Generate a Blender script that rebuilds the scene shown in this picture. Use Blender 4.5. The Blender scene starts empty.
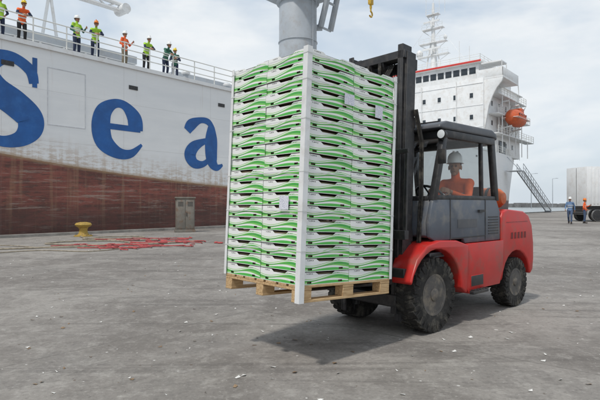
import bpy, bmesh, math, random
import numpy as np
from mathutils import Vector, Matrix
random.seed(7)
R=math.radians
scene=bpy.context.scene
# ------------------------------------------------------------------ materials
def mth(nt,op,a,b=None,c=None):
    n=nt.nodes.new('ShaderNodeMath'); n.operation=op
    for i,v in enumerate((a,b,c)):
        if v is None: continue
        if isinstance(v,(int,float)): n.inputs[i].default_value=v
        else: nt.links.new(v,n.inputs[i])
    return n.outputs[0]
def sstep(nt,x,a,b):
    n=nt.nodes.new('ShaderNodeMapRange'); n.interpolation_type='SMOOTHSTEP'
    nt.links.new(x,n.inputs[0]); n.inputs[1].default_value=a; n.inputs[2].default_value=b
    return n.outputs[0]
def mixc(nt,f,a,b):
    n=nt.nodes.new('ShaderNodeMix'); n.data_type='RGBA'
    for i,v in ((0,f),(6,a),(7,b)):
        if isinstance(v,(int,float)): n.inputs[i].default_value=v
        elif isinstance(v,(tuple,list)): n.inputs[i].default_value=(*v[:3],1)
        else: nt.links.new(v,n.inputs[i])
    return n.outputs[2]
def noise(nt,co,scale,detail=4,rough=.55,sc=None,dist=0):
    if sc is not None:
        m=nt.nodes.new('ShaderNodeMapping'); nt.links.new(co,m.inputs[0]); m.inputs['Scale'].default_value=sc; co=m.outputs[0]
    n=nt.nodes.new('ShaderNodeTexNoise'); nt.links.new(co,n.inputs['Vector'])
    n.inputs['Scale'].default_value=scale; n.inputs['Detail'].default_value=min(detail,5); n.inputs['Roughness'].default_value=rough
    n.inputs['Distortion'].default_value=dist
    return n.outputs[0]
def newmat(name):
    m=bpy.data.materials.new(name); m.use_nodes=True
    nt=m.node_tree; b=nt.nodes['Principled BSDF']
    return m,nt,b
def coord(nt,k='Object'):
    return nt.nodes.new('ShaderNodeTexCoord').outputs[k]
def bump(nt,b,h,strength=.3,dist=.02):
    n=nt.nodes.new('ShaderNodeBump'); nt.links.new(h,n.inputs['Height']); n.inputs['Strength'].default_value=strength
    n.inputs['Distance'].default_value=dist; nt.links.new(n.outputs[0],b.inputs['Normal'])
def mat(name,col,rough=.5,metal=0,var=.12,scale=4,bmp=0,dirt=None,dirt_amt=.5,spec=None):
    m,nt,b=newmat(name); co=coord(nt)
    n=noise(nt,co,scale,4,.6)
    c=mixc(nt,sstep(nt,n,.3,.7),tuple(x*(1-var) for x in col),tuple(min(1,x*(1+var)) for x in col))
    if dirt:
        d=noise(nt,co,scale*.7+1.3,5,.7)
        f=mth(nt,'MULTIPLY',sstep(nt,d,.46,.70),dirt_amt)
        c=mixc(nt,f,c,dirt)
    nt.links.new(c,b.inputs['Base Color'])
    r=mth(nt,'ADD',mth(nt,'MULTIPLY',n,.25),rough-.12)
    nt.links.new(r,b.inputs['Roughness']); b.inputs['Metallic'].default_value=metal
    if spec is not None: b.inputs['Specular IOR Level'].default_value=spec
    if bmp: bump(nt,b,noise(nt,co,scale*8,4),bmp,.01)
    return m
# ------------------------------------------------------------------ builder
class B:
    def __init__(s): s.v=[];s.f=[];s.m=[];s.uv={}
    def add(s,vs,fs,mi=0):
        o=len(s.v); s.v+= [tuple(p) for p in vs]
        for f in fs: s.f.append(tuple(i+o for i in f)); s.m.append(mi)
    def box(s,x0,x1,y0,y1,z0,z1,mi=0,M=None):
        vs=[Vector((x,y,z)) for x in (x0,x1) for y in (y0,y1) for z in (z0,z1)]
        if M is not None: vs=[M@p for p in vs]
        s.add(vs,[(0,1,3,2),(4,6,7,5),(0,4,5,1),(2,3,7,6),(0,2,6,4),(1,5,7,3)],mi)
    def cyl(s,p0,p1,r0,r1=None,n=12,mi=0,sx=1.0,side=None):
        if r1 is None: r1=r0
        p0=Vector(p0);p1=Vector(p1); d=(p1-p0)
        if d.length<1e-6: return
        d.normalize()
        a=Vector(side) if side is not None else (Vector((0,0,1)) if abs(d.z)<.9 else Vector((1,0,0)))
        u=(a-d*a.dot(d)).normalized(); w=d.cross(u)
        vs=[]
        for p,r in ((p0,r0),(p1,r1)):
            for i in range(n):
                t=2*math.pi*i/n; vs.append(p+u*math.cos(t)*r*sx+w*math.sin(t)*r)
        fs=[(i,(i+1)%n,n+(i+1)%n,n+i) for i in range(n)]+[tuple(range(n))[::-1],tuple(range(n,2*n))]
        s.add(vs,fs,mi)
    def prism(s,pts,y0,y1,mi=0):
        n=len(pts); vs=[(x,y0,z) for x,z in pts]+[(x,y1,z) for x,z in pts]
        s.add(vs,[(i,(i+1)%n,n+(i+1)%n,n+i) for i in range(n)]+[tuple(range(n))[::-1],tuple(range(n,2*n))],mi)
    def lathe(s,prof,c,ax='y',n=40,mi=0):
        vs=[];c=Vector(c)
        for r,h in prof:
            for i in range(n):
                t=2*math.pi*i/n;a=r*math.cos(t);b=r*math.sin(t)
                vs.append(c+(Vector((a,h,b)) if ax=='y' else Vector((a,b,h))))
        fs=[]
        for k in range(len(prof)-1):
            for i in range(n): fs.append((k*n+i,k*n+(i+1)%n,(k+1)*n+(i+1)%n,(k+1)*n+i))
        if prof[0][0]>1e-4: fs.append(tuple(range(n)))
        if prof[-1][0]>1e-4: fs.append(tuple(range((len(prof)-1)*n,len(prof)*n)))
        s.add(vs,fs,mi)
    def sph(s,c,r,mi=0,nu=12,nv=8,M=None):
        if isinstance(r,(int,float)): r=(r,r,r)
        c=Vector(c); vs=[]
        for j in range(1,nv):
            ph=math.pi*j/nv
            for i in range(nu):
                t=2*math.pi*i/nu; p=Vector((r[0]*math.sin(ph)*math.cos(t),r[1]*math.sin(ph)*math.sin(t),r[2]*math.cos(ph)))
                vs.append(c+(M@p if M else p))
        tp=Vector((0,0,r[2])); vs.append(c+(M@tp if M else tp)); vs.append(c-(M@tp if M else tp))
        fs=[]
        for j in range(nv-2):
            for i in range(nu): fs.append((j*nu+i,j*nu+(i+1)%nu,(j+1)*nu+(i+1)%nu,(j+1)*nu+i))
        T=len(vs)-2
        for i in range(nu):
            fs.append((T,(i+1)%nu,i)); fs.append((T+1,(nv-2)*nu+i,(nv-2)*nu+(i+1)%nu))
        s.add(vs,fs,mi)
    def tube(s,pts,r,n=6,mi=0):
        pts=[Vector(p) for p in pts]; vs=[]
        for i,p in enumerate(pts):
            d=(pts[min(i+1,len(pts)-1)]-pts[max(i-1,0)]).normalized()
            a=Vector((0,0,1)) if abs(d.z)<.9 else Vector((1,0,0))
            u=(a-d*a.dot(d)).normalized(); w=d.cross(u)
            for k in range(n):
                t=2*math.pi*k/n; vs.append(p+u*math.cos(t)*r+w*math.sin(t)*r)
        fs=[]
        for i in range(len(pts)-1):
            for k in range(n): fs.append((i*n+k,i*n+(k+1)%n,(i+1)*n+(k+1)%n,(i+1)*n+k))
        s.add(vs,fs,mi)
    def mesh(s,name,mats,bev=0,seg=2,recalc=True,smooth=True):
        me=bpy.data.meshes.new(name); me.from_pydata(s.v,[],s.f)
        for m in mats: me.materials.append(m)
        for p,mi in zip(me.polygons,s.m): p.material_index=mi
        bm=bmesh.new(); bm.from_mesh(me)
        if recalc: bmesh.ops.recalc_face_normals(bm,faces=bm.faces)
        if bev:
            es=[e for e in bm.edges if len(e.link_faces)==2 and e.calc_face_angle(0)>.5]
            bmesh.ops.bevel(bm,geom=es,offset=bev,segments=seg,affect='EDGES',profile=.5,clamp_overlap=True)
        if smooth:
            for f in bm.faces: f.smooth=True
            for e in bm.edges:
                e.smooth = not (len(e.link_faces)!=2 or e.calc_face_angle(0)>.62)
        bm.to_mesh(me); bm.free(); return me
    def obj(s,name,mats,parent=None,bev=0,seg=2,**k):
        if not isinstance(mats,(list,tuple)): mats=[mats]
        o=bpy.data.objects.new(name,s.mesh(name,mats,bev,seg,**k)); scene.collection.objects.link(o)
        if parent is not None: o.parent=parent
        return o
def G(name,M):
    e=bpy.data.objects.new(name,None); scene.collection.objects.link(e); e.empty_display_size=.3
    e.matrix_world=M; return e
def rail(b,p0,p1,h=1.05,step=1.5,r=.022,levels=(1,.68,.36),mi=0):
    p0=Vector(p0);p1=Vector(p1);L=(p1-p0).length;n=max(1,round(L/step));up=Vector((0,0,h))
    for i in range(n+1):
        q=p0.lerp(p1,i/n); b.cyl(q,q+up,r,n=6,mi=mi)
    for l in levels: b.cyl(p0+up*l,p1+up*l,r*.9,n=6,mi=mi)

# common mats
white=mat('white_paint',(.76,.77,.77),.45,var=.05,scale=.8,dirt=(.42,.33,.24),dirt_amt=.25)
whitec=mat('white_rail',(.72,.72,.68),.5,var=.06)
greysteel=mat('grey_steel',(.36,.39,.42),.5,var=.08,scale=.5,dirt=(.25,.2,.16),dirt_amt=.3)
glassdark=mat('window_dark',(.03,.04,.05),.15,var=.1)
black=mat('black_steel',(.022,.022,.024),.45,var=.3,scale=9,dirt=(.09,.08,.07),dirt_amt=.5)
yellow=mat('yellow_paint',(.60,.38,.04),.55,var=.15,scale=6,dirt=(.18,.11,.05),dirt_amt=.6)
ochre=mat('ochre_weathered',(.42,.28,.06),.75,var=.2,scale=6,dirt=(.14,.09,.05),dirt_amt=.8)
orange=mat('orange_paint',(.62,.11,.03),.5,var=.15,scale=2,dirt=(.4,.16,.08),dirt_amt=.5)
redp=mat('red_band',(.6,.04,.03),.5)
rubber=mat('rubber',(.028,.027,.026),.85,var=.3,scale=9,bmp=.3,dirt=(.13,.12,.10),dirt_amt=.75,spec=.25)

# ------------------------------------------------------------------ world, sun
az=(0.35,0.5)          # horizontal travel of shadows per metre height
el=math.atan(1/math.hypot(*az))
sdir=Vector((-az[0],-az[1],1)).normalized()
w=bpy.data.worlds.new('World'); scene.world=w; w.use_nodes=True; nt=w.node_tree
bg=nt.nodes['Background']; bg.inputs[1].default_value=.108
sky=nt.nodes.new('ShaderNodeTexSky'); sky.sky_type='NISHITA'; sky.sun_disc=False
sky.sun_elevation=el; sky.sun_rotation=math.atan2(sdir.x,sdir.y); sky.air_density=1.0; sky.dust_density=2.5
co=nt.nodes.new('ShaderNodeTexCoord').outputs['Generated']
n1=noise(nt,co,1.7,5,.55,sc=(1,1,2.6),dist=.5)
cm=sstep(nt,n1,.36,.62)
sx=nt.nodes.new('ShaderNodeSeparateXYZ'); nt.links.new(co,sx.inputs[0])
hz=mth(nt,'SUBTRACT',1.0,sstep(nt,sx.outputs[2],0.0,.32))
n2=noise(nt,co,4.0,5,.6,sc=(1,1,3))
ccol=mixc(nt,sstep(nt,n2,.3,.7),(7.5,8.0,8.4),(9.1,9.2,9.2))
skyd=mixc(nt,.6,sky.outputs[0],(6.0,7.3,8.6))
c=mixc(nt,mth(nt,'MULTIPLY',cm,.85),skyd,ccol)
c=mixc(nt,mth(nt,'MULTIPLY',hz,.5),c,(7.5,8.0,8.4))
nt.links.new(c,bg.inputs[0])
sl=bpy.data.lights.new('sun','SUN'); sl.energy=2.2; sl.angle=R(4); sl.color=(1,.955,.89)
so=bpy.data.objects.new('sun',sl); scene.collection.objects.link(so)
so.rotation_euler=(-sdir).to_track_quat('-Z','Y').to_euler(); so.location=(0,0,50)
scene.view_settings.view_transform='Standard'; scene.view_settings.look='None'; scene.view_settings.exposure=0

# ------------------------------------------------------------------ camera
cd=bpy.data.cameras.new('camera'); cd.lens=30; cd.sensor_width=36; cd.clip_end=6000; cd.clip_start=.1
cam=bpy.data.objects.new('camera',cd); scene.collection.objects.link(cam)
cam.location=(0,0,1.4); cam.rotation_euler=(R(90.46),0,0); scene.camera=cam

# ------------------------------------------------------------------ ship frame
S=Matrix.Translation((-12.7,21.2,0))@Matrix.Rotation(math.atan2(.766,.643),4,'Z')
# quay ground
m,nt,b_=newmat('quay_concrete'); co=nt.nodes.new('ShaderNodeNewGeometry').outputs['Position']
mp=nt.nodes.new('ShaderNodeMapping'); mp.vector_type='POINT'; nt.links.new(co,mp.inputs[0]); mp.inputs['Rotation'].default_value=(0,0,-math.atan2(.766,.643))
nA=noise(nt,co,.16,4,.6); nB=noise(nt,co,.8,5,.7,dist=.5); nC=noise(nt,co,24,4,.75); nD=noise(nt,co,4.2,5,.75)
nT=noise(nt,co,1.1,3,.6,sc=(.10,1.5,1),dist=1.2)
v=mth(nt,'ADD',mth(nt,'MULTIPLY',nA,.55),mth(nt,'MULTIPLY',nB,.45))
c=mixc(nt,sstep(nt,v,.42,.58),(.180,.165,.150),(.315,.295,.270))
c=mixc(nt,mth(nt,'MULTIPLY',sstep(nt,nB,.53,.61),.45),c,(.125,.115,.106))
c=mixc(nt,mth(nt,'MULTIPLY',sstep(nt,nT,.56,.63),.35),c,(.105,.097,.09))
c=mixc(nt,mth(nt,'MULTIPLY',sstep(nt,nD,.50,.66),.38),c,(.40,.38,.35))
c=mixc(nt,mth(nt,'MULTIPLY',mth(nt,'SUBTRACT',1.0,sstep(nt,nD,.34,.46)),.30),c,(.10,.092,.085))
c=mixc(nt,mth(nt,'MULTIPLY',sstep(nt,nC,.50,.70),.5),c,(.11,.10,.092))
c=mixc(nt,mth(nt,'MULTIPLY',mth(nt,'SUBTRACT',1.0,sstep(nt,nC,.32,.44)),.45),c,(.42,.40,.37))
sp=nt.nodes.new('ShaderNodeSeparateXYZ'); nt.links.new(mp.outputs[0],sp.inputs[0])
for ch in (0,1):
    q=mth(nt,'ABSOLUTE',mth(nt,'SUBTRACT',mth(nt,'FRACT',mth(nt,'ADD',mth(nt,'MULTIPLY',sp.outputs[ch],1/9.5),mth(nt,'MULTIPLY',nD,.006))),.5))
    c=mixc(nt,mth(nt,'MULTIPLY',mth(nt,'LESS_THAN',q,.0014),mth(nt,'MULTIPLY',sstep(nt,nD,.35,.6),.45)),c,(.07,.064,.058))
for sc,th in ((3.0,.085),(8,.11)):
    vv=nt.nodes.new('ShaderNodeTexVoronoi'); nt.links.new(co,vv.inputs['Vector']); vv.inputs['Scale'].default_value=sc
    sepc=nt.nodes.new('ShaderNodeSeparateColor'); nt.links.new(vv.outputs['Color'],sepc.inputs[0])
    dd=mth(nt,'ADD',vv.outputs['Distance'],mth(nt,'MULTIPLY',mth(nt,'SUBTRACT',nC,.5),.16))
    s_=mth(nt,'MULTIPLY',mth(nt,'LESS_THAN',dd,mth(nt,'MULTIPLY',sepc.outputs[1],th)),mth(nt,'GREATER_THAN',sepc.outputs[0],.3))
    c=mixc(nt,mth(nt,'MULTIPLY',s_,.75),c,mixc(nt,mth(nt,'GREATER_THAN',sepc.outputs[2],.3),(.10,.07,.045),(.62,.61,.58)))
nt.links.new(c,b_.inputs['Base Color']); nt.links.new(mth(nt,'ADD',mth(nt,'MULTIPLY',nB,-.35),1.02),b_.inputs['Roughness'])
b_.inputs['Specular IOR Level'].default_value=.3
bump(nt,b_,mth(nt,'ADD',mth(nt,'MULTIPLY',nC,.4),nD),.5,.02)
ground=m
b=B()
xs=[-1500,-200,-60,-20,0,20,60,120,400,3000]; ys=[-3000,-400,-120,-60,-30,-15,-.95]
for i in range(len(xs)-1):
    for j in range(len(ys)-1):
        b.add([(xs[i],ys[j],0),(xs[i+1],ys[j],0),(xs[i+1],ys[j+1],0),(xs[i],ys[j+1],0)],[(0,1,2,3)])
g=b.obj('quay_ground',ground); g.matrix_world=S
cop=mat('coping_concrete',(.2,.19,.175),.85,var=.25,scale=1.5,bmp=.4,dirt=(.08,.07,.06),dirt_amt=.6)
b=B(); b.box(-300,1500,-.95,-.5,-3,.12); b.obj('quay_edge_kerb',cop,bev=.03).matrix_world=S
m,nt,b_=newmat('sea_water'); b_.inputs['Base Color'].default_value=(.03,.06,.065,1); b_.inputs['Roughness'].default_value=.12
bump(nt,b_,noise(nt,nt.nodes.new('ShaderNodeNewGeometry').outputs['Position'],.8,5),.5,.2)
b=B(); b.add([(-4000,-4000,-2.2),(4000,-4000,-2.2),(4000,4000,-2.2),(-4000,4000,-2.2)],[(0,1,2,3)]); b.obj('sea_water',m)

# ------------------------------------------------------------------ ship hull
ship=G('cargo_ship',S)
m,nt,b_=newmat('hull_paint'); co=coord(nt)
sp=nt.nodes.new('ShaderNodeSeparateXYZ'); nt.links.new(co,sp.inputs[0]); X,Y,Z=sp.outputs
zb=mth(nt,'ADD',1.9,mth(nt,'MULTIPLY',1.66,mth(nt,'POWER',2.718,mth(nt,'MULTIPLY',X,-1/12))))
dz=mth(nt,'SUBTRACT',Z,zb)
nz=noise(nt,co,.7,5,.7,sc=(.25,1,1.8)); nf=noise(nt,co,3,5,.8,sc=(.5,1,2.2)); ns=noise(nt,co,1.6,5,.6,sc=(2.5,1,.12)); nh=noise(nt,co,2.2,5,.85,sc=(.16,1,3.2))
dzn=mth(nt,'ADD',dz,mth(nt,'MULTIPLY',mth(nt,'SUBTRACT',nf,.5),.14))
redc=mixc(nt,sstep(nt,nz,.38,.62),(.11,.036,.027),(.25,.072,.052))
redc=mixc(nt,mth(nt,'MULTIPLY',sstep(nt,nf,.50,.60),.7),redc,(.065,.036,.028))
redc=mixc(nt,mth(nt,'MULTIPLY',sstep(nt,ns,.50,.66),.5),redc,(.27,.15,.09))
redc=mixc(nt,mth(nt,'MULTIPLY',sstep(nt,nh,.54,.60),.55),redc,(.36,.30,.25))
redc=mixc(nt,mth(nt,'MULTIPLY',mth(nt,'SUBTRACT',1.0,sstep(nt,nh,.38,.45)),.6),redc,(.085,.04,.03))
redc=mixc(nt,mth(nt,'MULTIPLY',sstep(nt,noise(nt,co,6,5,.85,sc=(.5,1,1)),.56,.62),.5),redc,(.25,.11,.06))
redc=mixc(nt,mth(nt,'MULTIPLY',mth(nt,'SUBTRACT',1.0,sstep(nt,mth(nt,'SUBTRACT',Z,mth(nt,'MULTIPLY',nz,1.0)),.2,1.1)),.6),redc,(.05,.028,.023))
wh=mixc(nt,sstep(nt,nz,.3,.7),(.75,.76,.765),(.81,.815,.81))
wh=mixc(nt,mth(nt,'MULTIPLY',sstep(nt,ns,.58,.75),.25),wh,(.45,.33,.22))
low=mth(nt,'MULTIPLY',mth(nt,'SUBTRACT',1.0,sstep(nt,dz,.0,1.5)),sstep(nt,mth(nt,'ADD',nf,mth(nt,'MULTIPLY',ns,.5)),.66,.85))
wh=mixc(nt,mth(nt,'MULTIPLY',low,.65),wh,(.42,.29,.18))
band=mth(nt,'MULTIPLY',mth(nt,'SUBTRACT',1.0,sstep(nt,mth(nt,'ABSOLUTE',dzn),.02,.16)),.6)
hc=mixc(nt,mth(nt,'GREATER_THAN',dzn,0),redc,wh)
hc=mixc(nt,band,hc,(.36,.24,.13))
def seam(val,per,wd):
    q=mth(nt,'FRACT',mth(nt,'MULTIPLY',val,1/per)); return mth(nt,'LESS_THAN',q,wd)
sm=mth(nt,'MAXIMUM',seam(X,5.7,.006),seam(mth(nt,'ADD',Z,.35),2.3,.012))
hc=mixc(nt,mth(nt,'MULTIPLY',sm,.16),hc,(.2,.17,.15))
nt.links.new(hc,b_.inputs['Base Color']); b_.inputs['Roughness'].default_value=.55
hb=mth(nt,'ADD',noise(nt,co,.55,2,.4,sc=(1.2,1,1)),mth(nt,'MULTIPLY',sm,.12))
bump(nt,b_,mth(nt,'ADD',hb,mth(nt,'MULTIPLY',nf,.08)),.35,.12)
hull=m
b=B(); DZ=8.55
xs=[-95,-85,-75,-65,-55,-45,-30,-15,0,15,30,45,58,64,68,72,76,79]
def hy(x,z):
    y=0
    if x<-45: y=(( -45-x)/50)**1.8*10*(1.25-.3*z/8.4)
    if x>60: y=((x-60)/19)**2*3.0*(1+.5*(1-max(z,0)/8.4))
    return min(y,9.9)
zs=[-3,0,1.5,3,5,7,DZ]
vs=[];fs=[]
for x in xs:
    for z in zs: vs.append((x,hy(x,z),z))
nz_=len(zs)
for i in range(len(xs)-1):
    for j in range(nz_-1): fs.append((i*nz_+j,(i+1)*nz_+j,(i+1)*nz_+j+1,i*nz_+j+1))
b.add(vs,fs); 
vs2=[(x,20-y,z) for x,y,z in vs]; b.add(vs2,[f[::-1] for f in fs])
n0=(len(xs)-1)*nz_
for j in range(nz_-1): b.add([vs[n0+j],vs2[n0+j],vs2[n0+j+1],vs[n0+j+1]],[(0,1,2,3)])
for i in range(len(xs)-1):
    a=vs[i*nz_+nz_-1]; c_=vs[(i+1)*nz_+nz_-1]; a2=vs2[i*nz_+nz_-1]; c2=vs2[(i+1)*nz_+nz_-1]
    b.add([a,c_,c2,a2],[(0,1,2,3)])
b.obj('hull',hull,ship,recalc=False)
b=B()
b.box(-40,60,-.10,-.0,DZ-.14,DZ+.06)
for x in range(-30,60,6): b.box(x,x+.5,-.035,-.001,DZ-1.2,DZ-1.0,1)
b.box(-40,60,.3,.36,DZ+.002,DZ+.15)
b.obj('sheer_strake',[white,black],ship)
blue=mat('blue_lettering',(.010,.095,.32),.5,var=.14,scale=1.2,dirt=(.05,.2,.5),dirt_amt=.25)
def cat(pts,n=10):
    out=[];P=[pts[0]]+list(pts)+[pts[-1]]
    for i in range(1,len(P)-2):
        for k in range(n):
            t=k/n; out.append([.5*((2*b_)+(-a+c)*t+(2*a-5*b_+4*c-d)*t*t+(-a+3*b_-3*c+d)*t**3) for a,b_,c,d in zip(P[i-1],P[i],P[i+1],P[i+2])])
    out.append(list(pts[-1])); return out
def stroke(b,pts,x0,z0,W,H,y):
    c=cat([(x0+p[0]*W,z0+p[1]*H,p[2]*H) for p in pts])
    L=[];Rr=[]
    for i,p in enumerate(c):
        q=c[min(i+1,len(c)-1)]; o=c[max(i-1,0)]; dx=q[0]-o[0];dz_=q[1]-o[1];l=math.hypot(dx,dz_) or 1
        nx,nz2=-dz_/l,dx/l; h=p[2]/2
        L.append((p[0]+nx*h,y,p[1]+nz2*h)); Rr.append((p[0]-nx*h,y,p[1]-nz2*h))
    n=len(c); b.add(L+Rr,[(i,i+1,n+i+1,n+i) for i in range(n-1)])
b=B()
sS=[(.86,.70,.10),(.80,.84,.12),(.56,.935,.12),(.30,.87,.20),(.21,.72,.27),(.34,.58,.28),(.6,.46,.29),(.80,.33,.28),(.80,.2,.25),(.66,.09,.16),(.42,.055,.11),(.2,.13,.11),(.11,.30,.09)]
stroke(b,sS,-1.25,3.85,3.0,4.15,-.012)
stroke(b,[(.87,.66,.05),(.87,.98,.05)],-1.25,3.85,3.0,4.15,-.014); stroke(b,[(.09,.02,.05),(.09,.34,.05)],-1.25,3.85,3.0,4.15,-.016)
ex,ez,eW,eH=3.95,3.72,2.95,2.98
stroke(b,[(.83,.50,.28),(.80,.72,.28),(.62,.91,.16),(.42,.92,.16),(.23,.76,.28),(.18,.5,.33),(.25,.25,.31),(.5,.09,.2),(.74,.10,.14),(.95,.27,.05)],ex,ez,eW,eH,-.012)
stroke(b,[(.2,.53,.10),(.92,.53,.10)],ex,ez,eW,eH,-.015)
ax_,az_,aW,aH=9.4,3.5,2.95,3.0
stroke(b,[(.70,.84,.17),(.70,.6,.30),(.70,.3,.30),(.74,.12,.24),(.86,.04,.14),(1.0,.10,.05)],ax_,az_,aW,aH,-.012)
stroke(b,[(.10,.70,.17),(.2,.83,.22),(.42,.94,.12),(.62,.93,.13),(.74,.80,.12)],ax_,az_,aW,aH,-.015)
stroke(b,[(.70,.58,.1),(.48,.52,.13),(.26,.40,.23),(.17,.24,.27),(.28,.09,.2),(.5,.09,.12),(.72,.25,.09)],ax_,az_,aW,aH,-.018)
for k,x in enumerate((14.6,)):
    stroke(b,[(.4,1.25,.26),(.4,.3,.26),(.5,.07,.2),(.85,.1,.05)],x,3.3,2.2,3.0,-.012); stroke(b,[(.1,.93,.1),(.85,.93,.1)],x,3.3,2.2,3.0,-.015)
b.obj('hull_lettering',blue,ship,recalc=False)
b=B(); gm=mat('mark_grey',(.58,.59,.61),.5)
for z in (5.0,7.6): b.box(1.9,3.7,-.011,-.001,z,z+.04)
for x in (1.9,3.66): b.box(x,x+.04,-.012,-.001,5.04,7.6)
b.obj('hull_marks',gm,ship)
b=B(); rail(b,(-30,.08,DZ+.06),(58,.08,DZ+.06),1.12,1.5,.032,(1,.7,.4)); b.obj('deck_railing',whitec,ship)
b=B()
for x in (-24,-6,36,): b.box(x,x+15,4.5,15.5,DZ,DZ+1.5,0)
for x in (-24,-6,36):
    b.box(x-.15,x+15.15,4.3,15.7,DZ+1.5,DZ+2.0,1)
    for k in range(12): b.box(x+.6+k*1.25,x+.72+k*1.25,4.35,4.5,DZ,DZ+1.5,0)
for x,y in ((10.8,1.6),(14.5,2.0),(17.5,1.4)):
    b.cyl((x,y,DZ),(x,y,DZ+.8),.16,n=14,mi=1); b.sph((x,y,DZ+.85),(.28,.28,.16),1)
b.box(11,17,3,5,DZ,DZ+1.3,1)
for k in range(6): b.cyl((10.5+k*1.3,1.1,DZ),(10.5+k*1.3,1.1,DZ+.4),.09,n=8,mi=1); 
b.cyl((10,1.1,DZ+.35),(19,1.1,DZ+.35),.06,n=8,mi=1); b.cyl((10,1.4,DZ+.25),(19,1.4,DZ+.25),.09,n=8,mi=0)
b.obj('hatch_covers',[white,greysteel],ship,bev=.03)
# superstructure ------------------------------------------------
b=B(); FX=60; Q=DZ+10.1
b.box(FX,76,1.2,18.8,DZ,Q,0)
b.box(FX+1,75,2.2,17.8,Q,Q+2.4,0)
b.box(FX+.5,75.6,1.6,18.4,Q+2.4,Q+2.65,0)
b.box(FX+.3,67,-1.3,1.2,Q-.25,Q,0)
b.box(FX+.3,FX+.42,-1.3,2.2,Q,Q+1.15,0); b.box(FX+.3,67,-1.3,-1.18,Q,Q+1.15,0)
b.box(FX+.3,FX+2.6,-1.1,1.6,Q+1.9,Q+2.1,0)
b.cyl((FX+.5,-1.1,Q+1.1),(FX+.5,-1.1,Q+1.95),.06,n=6); b.cyl((FX+2.4,-1.1,Q+1.1),(FX+2.4,-1.1,Q+1.95),.06,n=6)
cur=[(-1.3,Q-.25),(-1.15,Q-.75),(-.5,Q-1.5),(.1,Q-2.6),(.6,Q-3.9),(.9,Q-5.6),(1.2,Q-7.2),(1.2,Q-.25)]
n=len(cur); vsb=[(FX+.3,y,z) for y,z in cur]+[(FX+.6,y,z) for y,z in cur]
b.add(vsb,[(i,(i+1)%n,n+(i+1)%n,n+i) for i in range(n)]+[tuple(range(n))[::-1],tuple(range(n,2*n))],0)
for k in range(3):
    z=DZ+2.75*(k+1)
    b.box(FX+2,79-k*2,-.15,1.2,z-.12,z,0)
    for x in range(64,78-k*2,3): b.cyl((x,0,z-2.7),(x,0,z-.1),.07,n=8)
b.box(FX+4,77,1.0,18.8,Q+.002,Q+.1,0)
for k in range(3):
    for j in range(7):
        y=2.6+j*2.35; z=DZ+1.5+k*3.0
        b.box(FX-.03,FX+.02,y,y+.5,z,z+.7,1); b.box(FX-.05,FX-.02,y-.06,y+.56,z-.06,z,0)
    b.box(FX-.06,FX,1.25,18.75,DZ+.6+(k+1)*3.0-.2,DZ+.66+(k+1)*3.0-.2,0)
for j in range(3): b.cyl((FX-.12,5+j*5.3,DZ),(FX-.12,5+j*5.3,Q),.07,n=8,mi=0)
b.box(FX-.04,FX,15.5,16.3,DZ+.1,DZ+2.1,1); b.box(FX-.5,FX,8.2,11,DZ,DZ+2.3,0)
for j in range(13):
    y=2.6+j*1.17; b.box(FX+.97,FX+1.02,y,y+.95,Q+.95,Q+1.9,1)
b.box(FX+.44,FX+.499,1.7,18.3,Q+2.42,Q+2.72,2)
for k in range(3):
    for j in range(4):
        x=63+j*3; z=DZ+1.2+k*2.75; b.box(x,x+.5,1.15,1.22,z,z+.7,1)
b.box(66,69,1.15,1.22,DZ+.1,DZ+2.1,1)
b.obj('superstructure',[white,glassdark,redp],ship,bev=.03)
b=B()
for k in range(3):
    z=DZ+2.75*(k+1); rail(b,(FX+2,-.1,z),(79-k*2,-.1,z),1,1.3,.03); rail(b,(79-k*2,-.1,z),(79-k*2,5,z),1,1.3,.03)
rail(b,(FX+1,2,Q+2.65),(FX+1,18,Q+2.65),1,1.5,.03); rail(b,(FX+1,2,Q+2.65),(75,2,Q+2.65),1,1.5,.03)
rail(b,(67,-1.2,Q),(76,1.3,Q),1,1.3,.03); rail(b,(62,.2,DZ),(78,1.8,DZ),1.05,1.5,.03)
for k in range(2):
    z=DZ+2.75*(k+1)
    for off in (.2,.9): b.cyl((70+k*2,off-.1,z),(73.4+k*2,off-.1,z+2.7),.06,n=6)
b.obj('superstructure_rails',whitec,ship)
b=B(); mx,my,mz=65,10.8,Q+2.65
b.cyl((mx,my,mz),(mx,my,mz+11.5),.45,.18,n=10); b.cyl((mx+1.6,my,mz),(mx+.2,my,mz+7),.14,n=6); b.cyl((mx,my+1.5,mz),(mx,my+.2,mz+6),.12,n=6); b.cyl((mx,my-1.5,mz),(mx,my-.2,mz+6),.12,n=6)
for z,l in ((3.2,2.6),(5.2,2.2),(7.4,1.7),(9.6,1.0)):
    b.box(mx-.5,mx+.5,my-l,my+l,mz+z,mz+z+.1); rail(b,(mx-.5,my-l,mz+z+.1),(mx-.5,my+l,mz+z+.1),.7,.9,.025,(1,.5))
    b.cyl((mx,my-l,mz+z),(mx,my,mz+z-1.4),.05,n=6); b.cyl((mx,my+l,mz+z),(mx,my,mz+z-1.4),.05,n=6)
for z,l in ((3.8,1.5),(8.0,1.3)): b.box(mx-.75,mx-.6,my-l,my+l,mz+z+.3,mz+z+.55); b.cyl((mx-.68,my,mz+z-.4),(mx-.68,my,mz+z+.3),.18,n=8)
b.sph((mx,my+2.3,mz+3.9),(.55,.55,.65),0); b.sph((mx,my-2,mz+5.8),(.3,.3,.36),0)
for dy,h in ((-1.9,3),(-1,2.2),(1.2,3.2),(0,2.6)): b.cyl((mx,my+dy,mz+9.6),(mx,my+dy,mz+9.6+h),.035,n=5)
for dy,h in ((-5,4),(5,5),(-6.5,3)): b.cyl((mx-2,my+dy,mz),(mx-2,my+dy,mz+h),.05,n=5)
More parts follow.
